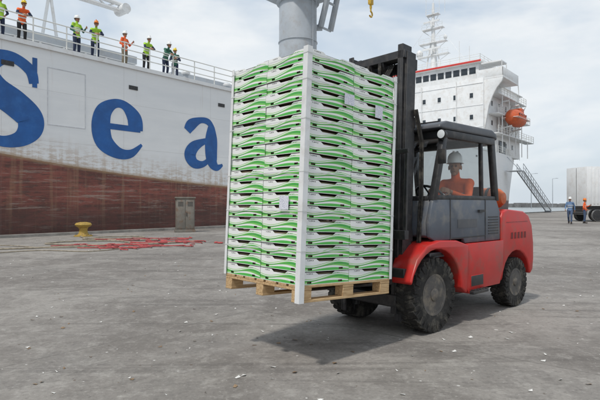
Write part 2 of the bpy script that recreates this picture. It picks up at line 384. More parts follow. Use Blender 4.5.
b.cyl((mx,my,mz+9),(mx-2,my-6.5,mz+.2),.02,n=4); b.cyl((mx,my,mz+9),(mx-2,my+6.5,mz+.2),.02,n=4)
b.obj('radar_mast',white,ship)
b=B(); b.prism([(71,Q),(71.6,Q+5.4),(75,Q+5.4),(75.8,Q)],9.5,14.5,0); b.prism([(71.58,Q+4.6),(71.66,Q+5.7),(75.02,Q+5.7),(75.2,Q+4.6)],9.4,14.6,1)
b.obj('funnel',[white,redp],ship,bev=.15)
b=B(); cx,cy,cz=67.5,-.8,13.7
prof=[(-3.1,.05),(-2.9,.55),(-2.2,.95),(-1,1.15),(.5,1.2),(1.8,1.05),(2.7,.65),(3.1,.1)]
n=16;vs=[]
for x,r in prof:
    for i in range(n):
        t=2*math.pi*i/n; zz=math.sin(t)*r*(1.15 if math.sin(t)>0 else .95); vs.append((cx+x,cy+math.cos(t)*r*.95,cz+zz))
fs=[(k*n+i,k*n+(i+1)%n,(k+1)*n+(i+1)%n,(k+1)*n+i) for k in range(len(prof)-1) for i in range(n)]
fs+=[tuple(range(n)),tuple(range((len(prof)-1)*n,len(prof)*n))]
b.add(vs,fs,0); b.box(cx+.6,cx+2.0,cy-.55,cy+.55,cz+.9,cz+1.65,0); b.box(cx-2.9,cx+2.9,cy-1.17,cy+1.17,cz-.12,cz+.02,1)
for k in range(4): b.box(cx-1.8+k*.9,cx-1.4+k*.9,cy-1.14,cy-.9,cz+.35,cz+.6,2)
b.obj('lifeboat',[orange,whitec,glassdark],ship,bev=.04)
b=B()
for x in (cx-2.2,cx+2.2):
    b.tube([(x,1.2,cz-2.5),(x,.9,cz-1.6),(x,.9,cz+1.6),(x,.4,cz+2.3),(x,-.6,cz+2.4)],.14,8); b.cyl((x,-.6,cz+2.4),(x,-.6,cz+1.1),.03,n=5)
    b.cyl((x,1.2,cz-1.6),(x,-.9,cz-1.2),.12,n=8)
b.obj('davits',white,ship)
gw=G('gangway',S); b=B()
p0=Vector((68.0,-1.2,6.2)); p1=Vector((82.5,-1.4,.35))
for dy in (-.45,.45):
    o=Vector((0,dy,0)); b.cyl(p0+o,p1+o,.09,n=6)
    u=Vector((0,0,1.05)); b.cyl(p0+o+u,p1+o+u,.04,n=6); b.cyl(p0+o+u*.5,p1+o+u*.5,.03,n=6)
    for k in range(13): q=p0.lerp(p1,k/12)+o; b.cyl(q,q+u,.035,n=6)
for k in range(40):
    q=p0.lerp(p1,(k+.5)/40); b.box(q.x-.13,q.x+.13,q.y-.45,q.y+.45,q.z-.02,q.z+.02)
b.box(66,68.1,-1.8,.2,6.1,6.2); b.cyl((66.3,-1.7,6.2),(66.3,.1,8.2),.05,n=6); b.cyl(p1+Vector((0,-.5,-.2)),p1+Vector((0,.5,-.2)),.16,n=12)
b.obj('gangway_frame',greysteel,gw)
# deck crane
cr=G('ship_deck_crane',S); b=B()
px,py=26.6,6.0
b.cyl((px,py,DZ),(px,py,19.6),1.75,1.7,n=40); b.cyl((px,py,19.6),(px,py,20.1),1.95,n=40); b.cyl((px,py,DZ),(px,py,DZ+.8),2.05,1.8,n=40)
b.box(px-2.1,px+2.1,py-2.2,py+2.4,20.1,25.5,0); b.box(px+.9,px+2.3,py-3.0,py-1.8,20.4,22.6,1)
for z in (13,16): b.cyl((px,py,z),(px,py,z+.08),1.79,n=40)
for k in range(28): b.cyl((px-.25,py-1.95,DZ+.5+k*.38),(px+.25,py-1.95,DZ+.5+k*.38),.02,n=5)
for s_ in (-.25,.25): b.cyl((px+s_,py-1.95,DZ),(px+s_,py-1.95,19.6),.03,n=6)
b.obj('pedestal',[greysteel,glassdark],cr,bev=.03)
b=B(); j0=Vector((px+2.2,py-1.5,17.6)); j1=Vector((px+.2,-2.1,34))
for s_ in (-.75,.75):
    o=Vector((s_,0,0)); b.cyl(j0+o,j1+o*.4,.28,.2,n=8)
for k in range(9):
    q=j0.lerp(j1,k/8); sc=.75-.45*k/8; b.cyl(q+Vector((-sc,0,0)),q+Vector((sc,0,0)),.12,n=6)
b.cyl(j0+Vector((-1.2,1,0)),j0+Vector((-.5,0,0)),.3,n=8)
b.obj('jib',greysteel,cr)
b=B(); hx,hyy=26.2,-2.0
for s_ in (-.12,.12): b.cyl((hx+s_,hyy,17.9),(hx+s_*.6+.1,-2.1,34),.025,n=5,mi=1)
b.box(hx-.2,hx+.2,hyy-.14,hyy+.14,17.4,18.2,0); b.cyl((hx,hyy,17.4),(hx,hyy,17.1),.10,n=8,mi=0)
b.tube([(hx,hyy,17.2),(hx,hyy,16.85)]+[(hx+.22*math.sin(a),hyy,16.63+.22*math.cos(a)) for a in [k*.45 for k in range(0,10)]],.07,8,0)
b.obj('hook_block',[yellow,black],cr,bev=.04)
cb=G('stowed_cargo_boom',S); b=B()
for y in (4.4,5.8):
    for z in (13.4,14.6): b.cyl((-22,y,z),(8.6,5.1,z if z<14 else 13.8),.13,n=8)
for k in range(20):
    x=-21+k*1.5; f=(x+22)/30.6; y0=4.4+.7*f;y1=5.8-.7*f; z1=14.6-.8*f
    b.cyl((x,y0,13.4),(x+.75,y0,z1),.06,n=5); b.cyl((x+.75,y0,z1),(x+1.5,y0,13.4),.06,n=5); b.cyl((x,y0,13.4),(x,y1,13.4),.05,n=5)
b.box(-14,-13.5,4.4,5.8,DZ,13.3); b.cyl((8.6,4.6,13.5),(8.6,5.6,13.5),.3,n=14)
for a in (-.7,.7): b.cyl((4.2+a,5.1,DZ),(4.2,5.1,13.3),.09,n=8)
b.obj('boom_lattice',white,cb)

# ------------------------------------------------------------------ people
def evalmesh(o):
    dg=bpy.context.evaluated_depsgraph_get(); me=bpy.data.meshes.new_from_object(o.evaluated_get(dg)); return me
def remesh(b,name,vox,sm_it=3):
    me=bpy.data.meshes.new(name+'_t'); me.from_pydata(b.v,[],b.f)
    bm=bmesh.new(); bm.from_mesh(me); bmesh.ops.recalc_face_normals(bm,faces=bm.faces); bm.to_mesh(me); bm.free()
    o=bpy.data.objects.new(name+'_t',me); scene.collection.objects.link(o)
    r=o.modifiers.new('r','REMESH'); r.mode='VOXEL'; r.voxel_size=vox
    s=o.modifiers.new('s','SMOOTH'); s.factor=.5; s.iterations=sm_it
    out=evalmesh(o); bpy.data.objects.remove(o); out.name=name
    out.polygons.foreach_set('use_smooth',[True]*len(out.polygons)); return out
def seg(b,p0,p1,r0,r1,sx=1,side=(1,0,0)):
    b.cyl(p0,p1,r0,r1,n=14,sx=sx,side=side)
def hand(b,wr,d,nrm,side,curl):
    d=Vector(d).normalized(); nrm=Vector(nrm); nrm=(nrm-d*nrm.dot(d)).normalized(); sd=d.cross(nrm)*side
    wr=Vector(wr); M=Matrix((sd,d,nrm)).transposed()
    b.sph(wr+d*.05,(.042,.055,.017),nu=12,nv=8,M=M); b.cyl(wr-d*.03,wr+d*.03,.026,.03,n=10)
    for k,(o,l) in enumerate(((.030,.072),(.010,.08),(-.010,.075),(-.030,.06))):
        p=wr+d*.085+sd*o; a=curl*.5; dd=d
        for q in (.45,.32,.23):
            dd=(d*math.cos(a)+nrm*math.sin(a)); e=p+dd*l*q; b.cyl(p,e,.0092,.0082,n=8); b.sph(e,.0086,nu=8,nv=6); p=e; a+=curl*.75
    p=wr+d*.03+sd*.035
    for q in (.04,.03):
        dd=(sd*.75+d*.7+nrm*.35*curl).normalized(); e=p+dd*q; b.cyl(p,e,.012,.010,n=8); b.sph(e,.0105,nu=8,nv=6); p=e; sd=(sd*.5+d*.5).normalized()
def cloth(name,c): 
    return mat(name,c,.85,var=.18,scale=7,bmp=.25)
skin=mat('skin',(.34,.17,.10),.55,var=.08,scale=12); boot=cloth('boot_leather',(.03,.022,.018)); hairm=cloth('hair_dark',(.012,.01,.009)); eyem=mat('eye_dark',(.02,.015,.012),.3)
reflect=mat('reflective_tape',(.7,.71,.68),.35,var=.05)
navy=cloth('navy_cloth',(.02,.03,.065)); lime=cloth('lime_vest',(.36,.62,.05)); orv=cloth('orange_vest',(.8,.13,.03)); grn=cloth('green_jacket',(.03,.12,.08)); whc=cloth('pale_shirt',(.5,.52,.55)); blc=cloth('blue_shirt',(.12,.2,.34)); redc_=cloth('red_shirt',(.5,.06,.03)); kh=cloth('khaki',(.2,.17,.12)); jn=cloth('jeans',(.06,.09,.16)); blk=cloth('black_cloth',(.018,.018,.02))
hw=mat('helmet_white',(.8,.8,.78),.3,var=.04); ho=mat('helmet_orange',(.75,.2,.02),.3,var=.04); hyw=mat('helmet_yellow',(.75,.55,.03),.3)
STAND=dict(pel=(0,0,.95),wai=(0,0,1.08),che=(0,-.01,1.28),nek=(0,0,1.46),hea=(0,-.02,1.615),shL=(.175,0,1.41),shR=(-.175,0,1.41),
 elL=(.25,.02,1.14),elR=(-.25,.02,1.14),wrL=(.25,-.09,.90),wrR=(-.25,-.09,.90),hiL=(.09,0,.93),hiR=(-.09,0,.93),knL=(.11,-.02,.5),knR=(-.11,-.02,.5),anL=(.12,.02,.09),anR=(-.12,.02,.09))
LEAN=dict(wai=(0,-.03,1.07),che=(0,-.10,1.25),nek=(0,-.20,1.42),hea=(0,-.28,1.56),shL=(.175,-.17,1.37),shR=(-.175,-.17,1.37),
 elL=(.27,-.33,1.15),elR=(-.27,-.33,1.15),wrL=(.10,-.47,1.12),wrR=(-.10,-.47,1.12),knL=(.11,-.06,.5))
def person(name,M,pose=None,top=navy,sleeve=navy,pants=navy,hel=hw,scale=1.0,sleeves_long=True,helmet=True,foot=(0,-1,0),tilt=0,yaw=0,curl=.6):
    J={k:Vector(v) for k,v in {**STAND,**(pose or {})}.items()}
    root=G(name,M@Matrix.Scale(scale,4))
    b=B()
    seg(b,J['pel']-Vector((0,0,.07)),J['wai'],.115,.105,1.4); seg(b,J['wai'],J['che'],.105,.118,1.45); seg(b,J['che'],J['nek']-Vector((0,0,.03)),.118,.07,1.5)
    b.sph(J['che'],(.165,.118,.12)); b.sph(J['pel'],(.165,.12,.12)); b.cyl(J['nek']-Vector((0,0,.08)),J['hea'],.06,.052,n=12)
    for s in 'LR':
        sh,el_,wr=J['sh'+s],J['el'+s],J['wr'+s]
        b.cyl(J['nek']-Vector((0,0,.05)),sh,.065,.062,n=12); b.sph(sh,.067); b.cyl(sh,el_,.06,.047,n=12); b.sph(el_,.048); b.cyl(el_,wr,.046,.032,n=12); b.sph(wr,.03)
        hi,kn,an=J['hi'+s],J['kn'+s],J['an'+s]
        b.sph(hi,.098); b.cyl(hi,kn,.096,.066,n=14); b.sph(kn,.067); b.cyl(kn,an,.066,.05,n=14); b.sph(an,.055)
        fd=Vector(foot); heel=an+Vector((0,0,-.045))-fd*.05; toe=an+Vector((0,0,-.055))+fd*.16
        b.cyl(heel,toe,.045,.036,n=12,sx=1); b.sph(heel,(.045,.045,.04)); b.sph(toe,(.048,.048,.034))
    me=remesh(b,'body',.013,4)
    segs=[('pel','wai','top'),('wai','che','top'),('che','nek','top'),('nek','hea','skin')]
    for s in 'LR':
        segs+=[('nek','sh'+s,'top'),('sh'+s,'el'+s,'sleeve'),('el'+s,'wr'+s,'fore'),('hi'+s,'kn'+s,'pants'),('kn'+s,'an'+s,'pants')]
    rad={'top':.13,'skin':.06,'sleeve':.055,'fore':.04,'pants':.085}
    labs=['top','sleeve','fore','pants','skin','boot','stripe']
    mats=[top,sleeve,sleeve if sleeves_long else skin,pants,skin,boot,reflect]
    for m_ in mats: me.materials.append(m_)
    n=len(me.polygons); C=np.zeros(n*3); me.polygons.foreach_get('center',C); C=C.reshape(-1,3)
    best=np.full(n,1e9); lab=np.zeros(n,int)
    for a,c_,l in segs:
        A=np.array(J[a]);D=np.array(J[c_])-A; t=np.clip(((C-A)@D)/(D@D),0,1); d=np.linalg.norm(C-(A+t[:,None]*D),axis=1)/rad[l]
        k=d<best; best[k]=d[k]; lab[k]=labs.index(l)
    up=(J['nek']-J['pel']); h=((C-np.array(J['pel']))@np.array(up))/up.length_squared
    tm=lab==0
    lab[tm&(((h>.28)&(h<.38)))]=6; lab[tm&(h>.55)&(h<.63)]=6
    for s in 'LR':
        an=np.array(J['an'+s]); k=(np.linalg.norm(C-an,axis=1)<.24)&(C[:,2]<an[2]+.06); lab[k]=5
    me.polygons.foreach_set('material_index',lab.astype(np.int32)); me.update()
    o=bpy.data.objects.new('body',me); scene.collection.objects.link(o); o.parent=root
    b=B()
    for s,sg in (('L',-1),('R',1)):
        d=(J['wr'+s]-J['el'+s]).normalized(); inn=Vector((-1 if s=='L' else 1,0,-.4)); 
        hand(b,J['wr'+s]+d*.01,d,inn,1 if s=='L' else -1,curl)
    hm=remesh(b,'hands',.0042,2); hm.materials.append(skin); o=bpy.data.objects.new('hands',hm); scene.collection.objects.link(o); o.parent=root
    H=Matrix.Translation(J['hea'])@Matrix.Rotation(yaw,4,'Z')@Matrix.Rotation(tilt,4,'X')
    b=B(); b.sph((0,.01,.045),(.074,.093,.09),nu=20,nv=14); b.sph((0,-.025,-.025),(.056,.066,.078),nu=18,nv=12); b.cyl((0,-.088,.03),(0,-.108,-.008),.008,.015,n=8); b.sph((0,-.102,-.008),(.016,.013,.011))
    b.sph((0,-.075,-.083),(.028,.02,.02)); b.sph((0,-.083,.042),(.055,.012,.01)); b.sph((0,-.088,-.045),(.026,.009,.008))
    for s in (-1,1): b.sph((s*.076,.012,.005),(.012,.022,.032)); 
    hd=remesh(b,'head',.006,2); hd.materials.append(skin); o=bpy.data.objects.new('head',hd); scene.collection.objects.link(o); o.parent=root; o.matrix_local=H
    b=B()
    for s in (-1,1): b.sph((s*.03,-.083,.02),(.012,.01,.008),0)
    b.box(-.022,.022,-.0985,-.09,-.047,-.043,0)
    b.sph((0,.022,.05),(.079,.09,.092),1,nu=18,nv=12)
    o=b.obj('eyes_and_hair',[eyem,hairm],root); o.matrix_local=H
    if helmet:
        b=B(); n=24; vs=[];
        for k,(r,z) in enumerate(((1,.0),(.985,.04),(.9,.085),(.7,.118),(.4,.138),(.1,.143))):
            for i in range(n): t=2*math.pi*i/n; vs.append((r*.097*math.cos(t),.008+r*.118*math.sin(t),.065+z))
        b.add(vs,[(k*n+i,k*n+(i+1)%n,(k+1)*n+(i+1)%n,(k+1)*n+i) for k in range(5) for i in range(n)]+[tuple(range(5*n,6*n))],0)
        vs=[(r*(.097)*math.cos(2*math.pi*i/n),.008+(.118*r+(.03 if (r>1 and math.sin(2*math.pi*i/n)<0) else 0))*math.sin(2*math.pi*i/n),.064-(r-1)*.05) for r in (.98,1.13) for i in range(n)]
        b.add(vs,[(i,(i+1)%n,n+(i+1)%n,n+i) for i in range(n)],0); b.box(-.012,.012,-.09,.1,.195,.213,0)
        o=b.obj('hard_hat',hel,root,recalc=False); o.matrix_local=H
    return root
def at_ship(x,y,rot=0): return S@Matrix.Translation((x,y,DZ+.002))@Matrix.Rotation(rot,4,'Z')
FOLD=dict(elL=(.27,-.05,1.15),elR=(-.27,-.05,1.15),wrL=(.05,-.24,1.17),wrR=(-.05,-.24,1.22))
TALK=dict(elL=(.3,-.06,1.17),wrL=(.24,-.28,1.28),elR=(-.27,.03,1.15),wrR=(-.2,-.18,1.02))
HIP=dict(elL=(.36,.08,1.17),wrL=(.2,-.04,1.02),elR=(-.36,.08,1.17),wrR=(-.2,-.04,1.02))
person('deck_worker',at_ship(.15,.6,.2),HIP,lime,navy,navy,hw,1.1)
person('deck_worker',at_ship(1.05,.62,-.1),LEAN,orv,navy,blk,hyw,1.1)
person('deck_worker',at_ship(3.55,.62,.25),TALK,lime,grn,navy,hw,1.13,yaw=.4)
person('deck_worker',at_ship(4.5,.64,-.3),LEAN,lime,navy,navy,ho,1.13,yaw=-.3)
person('deck_worker',at_ship(6.1,.6,.35),TALK,orv,orv,kh,hw,1.08)
person('deck_worker',at_ship(7.4,.63,0),LEAN,lime,navy,blk,hw,1.12)
person('deck_worker',at_ship(8.65,.63,.12),LEAN,grn,grn,navy,hw,1.12,yaw=.3)
person('deck_worker',at_ship(9.5,.9,-.5),FOLD,grn,navy,navy,hyw,1.06,yaw=.5)
def at(x,y,rot): return Matrix.Translation((x,y,.002))@Matrix.Rotation(rot,4,'Z')
WALK=dict(hiL=(.09,0,.93),knL=(.1,-.2,.54),anL=(.1,-.26,.10),knR=(-.1,.02,.5),anR=(-.1,.26,.12),elL=(.26,.10,1.16),wrL=(.27,.08,.92),elR=(-.26,-.06,1.16),wrR=(-.25,-.25,.98))
person('dock_worker',at(18.9,35.0,-.6),WALK,blc,blc,jn,hw,1.05)
person('dock_worker',at(20.6,36.2,.9),TALK,orv,orv,jn,ho,1.0)

# ------------------------------------------------------------------ forklift
F=Matrix.Translation((1.05,5.91,0))@Matrix.Rotation(math.atan2(-.676,-.737),4,'Z')
TL=F@Matrix.Translation((.35,0,.3))@Matrix.Rotation(R(-2.8),4,'Y')@Matrix.Translation((-.35,0,-.3))
fk=G('forklift',F)
redpaint=mat('forklift_red',(.50,.022,.018),.36,var=.1,scale=3,dirt=(.24,.08,.06),dirt_amt=.65)
gp=mat('forklift_grey',(.075,.08,.09),.42,var=.1,scale=3,dirt=(.16,.15,.14),dirt_amt=.4)
gpl=mat('forklift_panel_grey',(.088,.102,.125),.45,var=.12,scale=3,dirt=(.19,.18,.165),dirt_amt=.7)
chrome=mat('hydraulic_rod',(.6,.6,.6),.2,1,var=.05)
lampm=mat('lamp_glass',(.75,.78,.8),.1,var=.03)
tail=mat('tail_lamp',(.5,.02,.01),.25)
m,nt,b_=newmat('cab_glass'); nt.nodes.remove(b_); tr=nt.nodes.new('ShaderNodeBsdfTransparent'); tr.inputs[0].default_value=(.90,.93,.93,1); gl=nt.nodes.new('ShaderNodeBsdfGlossy'); gl.inputs['Roughness'].default_value=.03
lw=nt.nodes.new('ShaderNodeLayerWeight'); lw.inputs[0].default_value=.5
mx_=nt.nodes.new('ShaderNodeMixShader'); nt.links.new(mth(nt,'ADD',mth(nt,'MULTIPLY',mth(nt,'POWER',lw.outputs['Facing'],4.0),.4),.04),mx_.inputs[0]); nt.links.new(tr.outputs[0],mx_.inputs[1]); nt.links.new(gl.outputs[0],mx_.inputs[2]); nt.links.new(mx_.outputs[0],nt.nodes['Material Output'].inputs[0]); cg=m
def wheel(name,x,y,r,w_,out,rimr,rimmat):
    b=B(); h=w_/2
    b.lathe([(rimr,-h*.82),(rimr+.03,-h*.95),(r-.09,-h),(r-.035,-h*.93),(r-.012,-h*.8),(r-.012,h*.8),(r-.035,h*.93),(r-.09,h),(rimr+.03,h*.95),(rimr,h*.82)],(x,y,r),'y',56,0)
    n=26
    for i in range(n):
        for s in (-1,1):
            a=2*math.pi*(i+(.5 if s>0 else 0))/n
            Mx=Matrix.Translation((x,y,r))@Matrix.Rotation(a,4,'Y')@Matrix.Translation((0,0,r-.02))@Matrix.Rotation(s*.35,4,'Z')
            b.box(-.028,.028,s*.01 if s>0 else -h*.97,h*.97 if s>0 else -.01,-.022,.018,0,Mx)
            Mx=Matrix.Translation((x,y,r))@Matrix.Rotation(a+s*.03,4,'Y')@Matrix.Translation((0,s*h*.93,r-.05))
            b.box(-.026,.026,-.012,.012,-.045,.04,0,Mx)
    b.obj(name+'_tyre',rubber,fk,bev=.004,seg=1)
    b=B(); o=out
    prof=[(rimr+.012,o*h*.86),(rimr+.012,o*h*.9),(rimr-.015,o*h*.88),(rimr-.03,o*h*.35),(rimr*.66,o*h*.15),(rimr*.58,o*h*.4),(rimr*.34,o*h*.5),(rimr*.32,o*h*.95),(rimr*.2,o*h*1.02),(.001,o*h*1.02)]
    b.lathe(prof,(x,y,r),'y',40,0); b.lathe([(rimr+.0,-o*h*.8),(rimr,o*h*.8)],(x,y,r),'y',40,0)
    for i in range(8):
        a=2*math.pi*i/8; b.cyl((x+rimr*.46*math.cos(a),y+o*h*.4,r+rimr*.46*math.sin(a)),(x+rimr*.46*math.cos(a),y+o*h*.68,r+rimr*.46*math.sin(a)),.016,n=6,mi=1)
    b.obj(name+'_rim',[rimmat,black],fk)
rimm=mat('rim_grey',(.075,.07,.066),.6,var=.2,scale=8,dirt=(.2,.17,.13),dirt_amt=.8)
for s in (1,-1):
    wheel('front_wheel',0,s*.50,.41,.26,s,.215,rimm); wheel('rear_wheel',-2.04,s*.49,.335,.22,s,.175,rimm)
b=B(); b.box(-1.9,.12,-.34,.34,.26,.8); b.box(-2.3,-1.7,-.35,.35,.25,.6); b.cyl((0,-.5,.41),(0,.5,.41),.11,n=16); b.cyl((-2.04,-.45,.335),(-2.04,.45,.335),.08,n=12)
b.box(-.1,.16,-.36,.36,.45,1.0)
b.obj('chassis',black,fk,bev=.02)
b=B()
for s in (1,-1):
    pts=[]
    for k in range(15):
        a=R(18+k*11.4); pts.append((math.cos(a)*.50,.41+math.sin(a)*.50))
    pts.append((-.62,.36)); pts.append((-.64,.62)); 
    outp=[(-.66,.92),(-.40,.985),(-.05,1.0),(.20,.955),(.38,.82),(.50,.60)]
    y0,y1=(.36,.66) if s>0 else (-.66,-.36)
    b.prism(pts+outp,y0,y1,0)
b.obj('front_fender',redpaint,fk,bev=.018,seg=3)
b=B()
for s in (1,-1):
    y0,y1=(.34,.645) if s>0 else (-.645,-.34)
    b.prism([(-.64,.40),(-.70,.34),(-1.05,.34),(-1.08,.38),(-1.46,.38),(-1.55,.55),(-1.57,.93),(-.665,.93),(-.645,.62)],y0,y1,0)
    b.box(-1.02,-.72,(.645 if s>0 else -.652),(.652 if s>0 else -.645),.42,.55,1)
b.obj('side_sill',[redpaint,black],fk,bev=.02,seg=3)
b=B()
for s in (1,-1):
    ya,yb=(.64,.70) if s>0 else (-.70,-.64)
    b.box(-1.06,-.70,ya,yb,.335,.375,0)
    for k in range(5): b.box(-1.04+k*.07,-1.01+k*.07,ya,yb,.376,.386,0)
b.obj('step',black,fk,bev=.006)
cw=[(-1.585,.97),(-1.585,1.22),(-1.64,1.30),(-1.78,1.33),(-2.25,1.30),(-2.42,1.24),(-2.53,1.10),(-2.58,.85),(-2.58,.62),(-2.55,.46),(-2.49,.42)]
for k in range(11):
    a=R(8+k*16.7); cw.append((-2.04-math.cos(a)*.43,.35+math.sin(a)*.42))
cw.append((-1.59,.56))
b=B(); b.prism(cw,-.61,.61,0); b.obj('counterweight',redpaint,fk,bev=.05,seg=4)
b=B()
for s in (1,-1):
    y0,y1=sorted((s*.609,s*.6125))
    b.box(-2.38,-1.72,y0,y1,1.155,1.163,1)
    y0,y1=sorted((s*.609,s*.613)); 
    for k in range(5): b.box(-2.32+k*.1,-2.25+k*.1,y0,y1,.93,1.02,2)
b.box(-2.60,-2.56,-.5,-.32,.90,1.02,0); b.box(-2.60,-2.56,.32,.5,.90,1.02,0); b.box(-2.61,-2.56,-.3,.3,.5,.8,1)
b.obj('rear_lamps_and_vents',[tail,black,mat('vent_dark_red',(.16,.012,.01),.6)],fk,bev=.002,seg=1)
b=B(); b.lathe([(.0,-.42),(.08,-.41),(.13,-.35),(.145,-.28),(.145,.28),(.13,.35),(.08,.41),(.0,.42)],(-1.95,.06,1.48),'y',24,0)
for y in (-.12,.28): b.box(-2.1,-1.8,y-.03,y+.03,1.31,1.40,1); b.lathe([(.147,-.02),(.152,-.02),(.152,.02),(.147,.02)],(-1.95,y,1.48),'y',24,1)
b.obj('gas_cylinder',[mat('tank_orange',(.55,.13,.035),.5,dirt=(.25,.1,.05)),black],fk)
b=B(); cab=[(-.03,.99),(.06,1.03),(.08,1.2),(.0,1.46),(-1.46,1.46),(-1.56,1.30),(-1.56,.935),(-.67,.935),(-.64,.99)]
b.prism(cab,.555,.605,0); b.prism(cab,-.605,-.555,0)
b.prism([(.0,1.02),(.075,1.05),(.075,1.2),(-.01,1.46),(-.06,1.46),(-.01,1.2)],-.555,.555,0)
b.prism([(-1.46,1.46),(-1.56,1.30),(-1.56,.95),(-1.51,.95),(-1.51,1.28),(-1.42,1.46)],-.555,.555,0)
b.box(-1.50,-.01,-.555,.555,.80,.86,1); b.box(-1.50,-.75,-.52,.52,.86,1.08,1)
b.obj('cab_body',[gpl,black],fk,bev=.015,seg=2)
b=B()
for x in (-.34,-1.16): b.box(x-.006,x+.006,.604,.610,.95,1.46,0)
b.box(-1.16,-.34,.604,.610,1.0,1.012,0); b.box(-1.1,-.97,.606,.635,1.30,1.33,0)
for k in range(7): b.box(-1.5,-1.24,.604,.6105,1.02+k*.035,1.032+k*.035,0)
b.box(-.95,-.5,.605,.6085,1.12,1.22,1)
b.obj('door_trim',[black,gp],fk)
b=B()
def pil(p0,p1,w_,d_,mi=0):
    p0=Vector(p0);p1=Vector(p1)
    vs=[]
    for p in (p0,p1):
        for sx_,sy in ((-1,-1),(1,-1),(1,1),(-1,1)): vs.append(p+Vector((sx_*w_/2,sy*d_/2,0)))
    b.add(vs,[(0,1,2,3),(7,6,5,4),(0,4,5,1),(1,5,6,2),(2,6,7,3),(3,7,4,0)],mi)
ZT=2.22
for s in (1,-1):
    y=s*.575
    pil((-.03,y,1.44),(-.27,y,ZT),.085,.07); pil((-1.12,y,1.44),(-1.10,y,ZT),.045,.05); pil((-1.48,y,1.44),(-1.37,y,ZT),.09,.07)
    b.box(-1.44,-.04,y-.03,y+.03,1.44,1.50)
    b.box(-1.41,-.24,y-.04,y+.04,ZT-.07,ZT+.02)
b.box(-.31,-.23,-.54,.54,ZT-.07,ZT+.02); b.box(-1.42,-1.33,-.54,.54,ZT-.07,ZT+.02)
b.box(-.06,-.0,-.54,.54,1.43,1.49)
b.obj('cab_frame',black,fk,bev=.012)
b=B(); b.prism([(-.12,ZT+.03),(-.14,ZT+.075),(-.28,ZT+.125),(-1.35,ZT+.125),(-1.47,ZT+.08),(-1.48,ZT+.0),(-1.40,ZT+.025),(-.24,ZT+.025)],-.61,.61,0)
b.obj('cab_roof',gp,fk,bev=.02,seg=3)
b=B()
for k in range(9): b.box(-1.32+k*.125,-1.29+k*.125,-.5,.5,ZT+.126,ZT+.14)
b.obj('roof_ribs',black,fk)
b=B()
for s in (1,-1):
    y=s*.577
    b.add([(-.09,y,1.5),(-1.09,y,1.5),(-1.09,y,ZT-.07),(-.30,y,ZT-.07)],[(0,1,2,3)]); b.add([(-1.15,y,1.5),(-1.43,y,1.5),(-1.35,y,ZT-.07),(-1.13,y,ZT-.07)],[(0,1,2,3)])
b.add([(-.04,-.54,1.49),(-.04,.54,1.49),(-.26,.54,ZT-.07),(-.26,-.54,ZT-.07)],[(0,1,2,3)]); b.add([(-1.47,-.54,1.47),(-1.47,.54,1.47),(-1.38,.54,ZT-.07),(-1.38,-.54,ZT-.07)],[(0,1,2,3)])
b.obj('cab_glazing',cg,fk,recalc=False)
DX,DY=-1.02,.27      # driver hip point
b=B(); b.box(-1.28,-.80,DY-.24,DY+.22,1.04,1.14); b.prism([(-1.36,1.15),(-1.24,1.15),(-1.26,1.62),(-1.34,1.62)],DY-.22,DY+.20)
b.box(-.30,-.08,-.4,.4,.86,1.38); b.cyl((-.32,DY,1.3),(-.44,DY,1.5),.03,n=8)
Mx=Matrix.Translation((-.45,DY,1.51))@Matrix.Rotation(R(-38),4,'Y')
b.tube([Mx@Vector((.17*math.cos(2*math.pi*k/24),.17*math.sin(2*math.pi*k/24),0)) for k in range(25)],.016,8)
for k in range(3): a=2*math.pi*k/3; b.cyl(Mx@Vector((0,0,0)),Mx@Vector((.17*math.cos(a),.17*math.sin(a),0)),.012,n=6)
for k in range(3): b.cyl((-.35,-.2-k*.07,1.36),(-.40,-.2-k*.07,1.55),.01,n=6); b.sph((-.40,-.2-k*.07,1.56),.02)
b.obj('cab_interior',black,fk,bev=.01)
b=B()
for s in (1,-1):
    y=s*.60
    b.box(-.30,-.18,min(y,y-s*.05),max(y,y-s*.05),2.12,2.16,0)
    b.cyl((-.22,y+s*.01,2.18),(-.15,y+s*.01,2.18),.04,.056,n=20,mi=0); b.cyl((-.149,y+s*.01,2.18),(-.143,y+s*.01,2.18),.05,n=20,mi=1)
    b.cyl((-.15,y,1.90),(-.04,y+s*.08,1.94),.012,n=6,mi=0); b.box(-.06,-.03,y+s*.08-.04,y+s*.08+.05,1.84,2.0,0)
b.cyl((-1.3,0,ZT+.12),(-1.3,0,ZT+.16),.06,n=16,mi=0); b.cyl((-1.3,0,ZT+.16),(-1.3,0,ZT+.25),.045,.038,n=16,mi=2)
b.obj('lamps_and_mirrors',[black,lampm,orange],fk,bev=.005)
mastE=bpy.data.objects.new('mast',None); scene.collection.objects.link(mastE); mastE.parent=fk; mastE.matrix_local=F.inverted()@TL
def chan(b,x0,x1,yc,s,z0,z1,t=.02,w_=.07):
    b.box(x0,x1,yc-t/2,yc+t/2,z0,z1); 
    for xx in (x0,x1-t): b.box(xx,xx+t,min(yc-s*t/2,yc-s*w_),max(yc-s*t/2,yc-s*w_),z0,z1)
b=B()
for s in (1,-1):
    chan(b,.20,.36,s*.42,s,.14,3.08); chan(b,.235,.40,s*.385,s,.22,3.16,w_=.06)
    b.cyl((.17,s*.36,.2),(.17,s*.36,2.2),.045,n=14)
for z in (.25,1.0,2.25,2.9): b.box(.17,.21,-.43,.43,z,z+.12)
b.box(.26,.40,-.42,.42,3.0,3.09); b.box(.24,.42,-.40,.40,.3,.42)
b.cyl((.30,-.12,3.0),(.30,-.06,3.0),.09,n=20); b.cyl((.30,.06,3.0),(.30,.12,3.0),.09,n=20)
for s in (1,-1): b.cyl((.10,s*.3,.75),(-.05,s*.3,.7),.05,n=10)
b.obj('mast_channels',black,mastE,bev=.004,seg=1)
b=B()
for s in (1,-1): b.cyl((.17,s*.36,2.2),(.17,s*.36,2.95),.024,n=12,mi=0)
b.obj('lift_rods',chrome,mastE)
b=B()
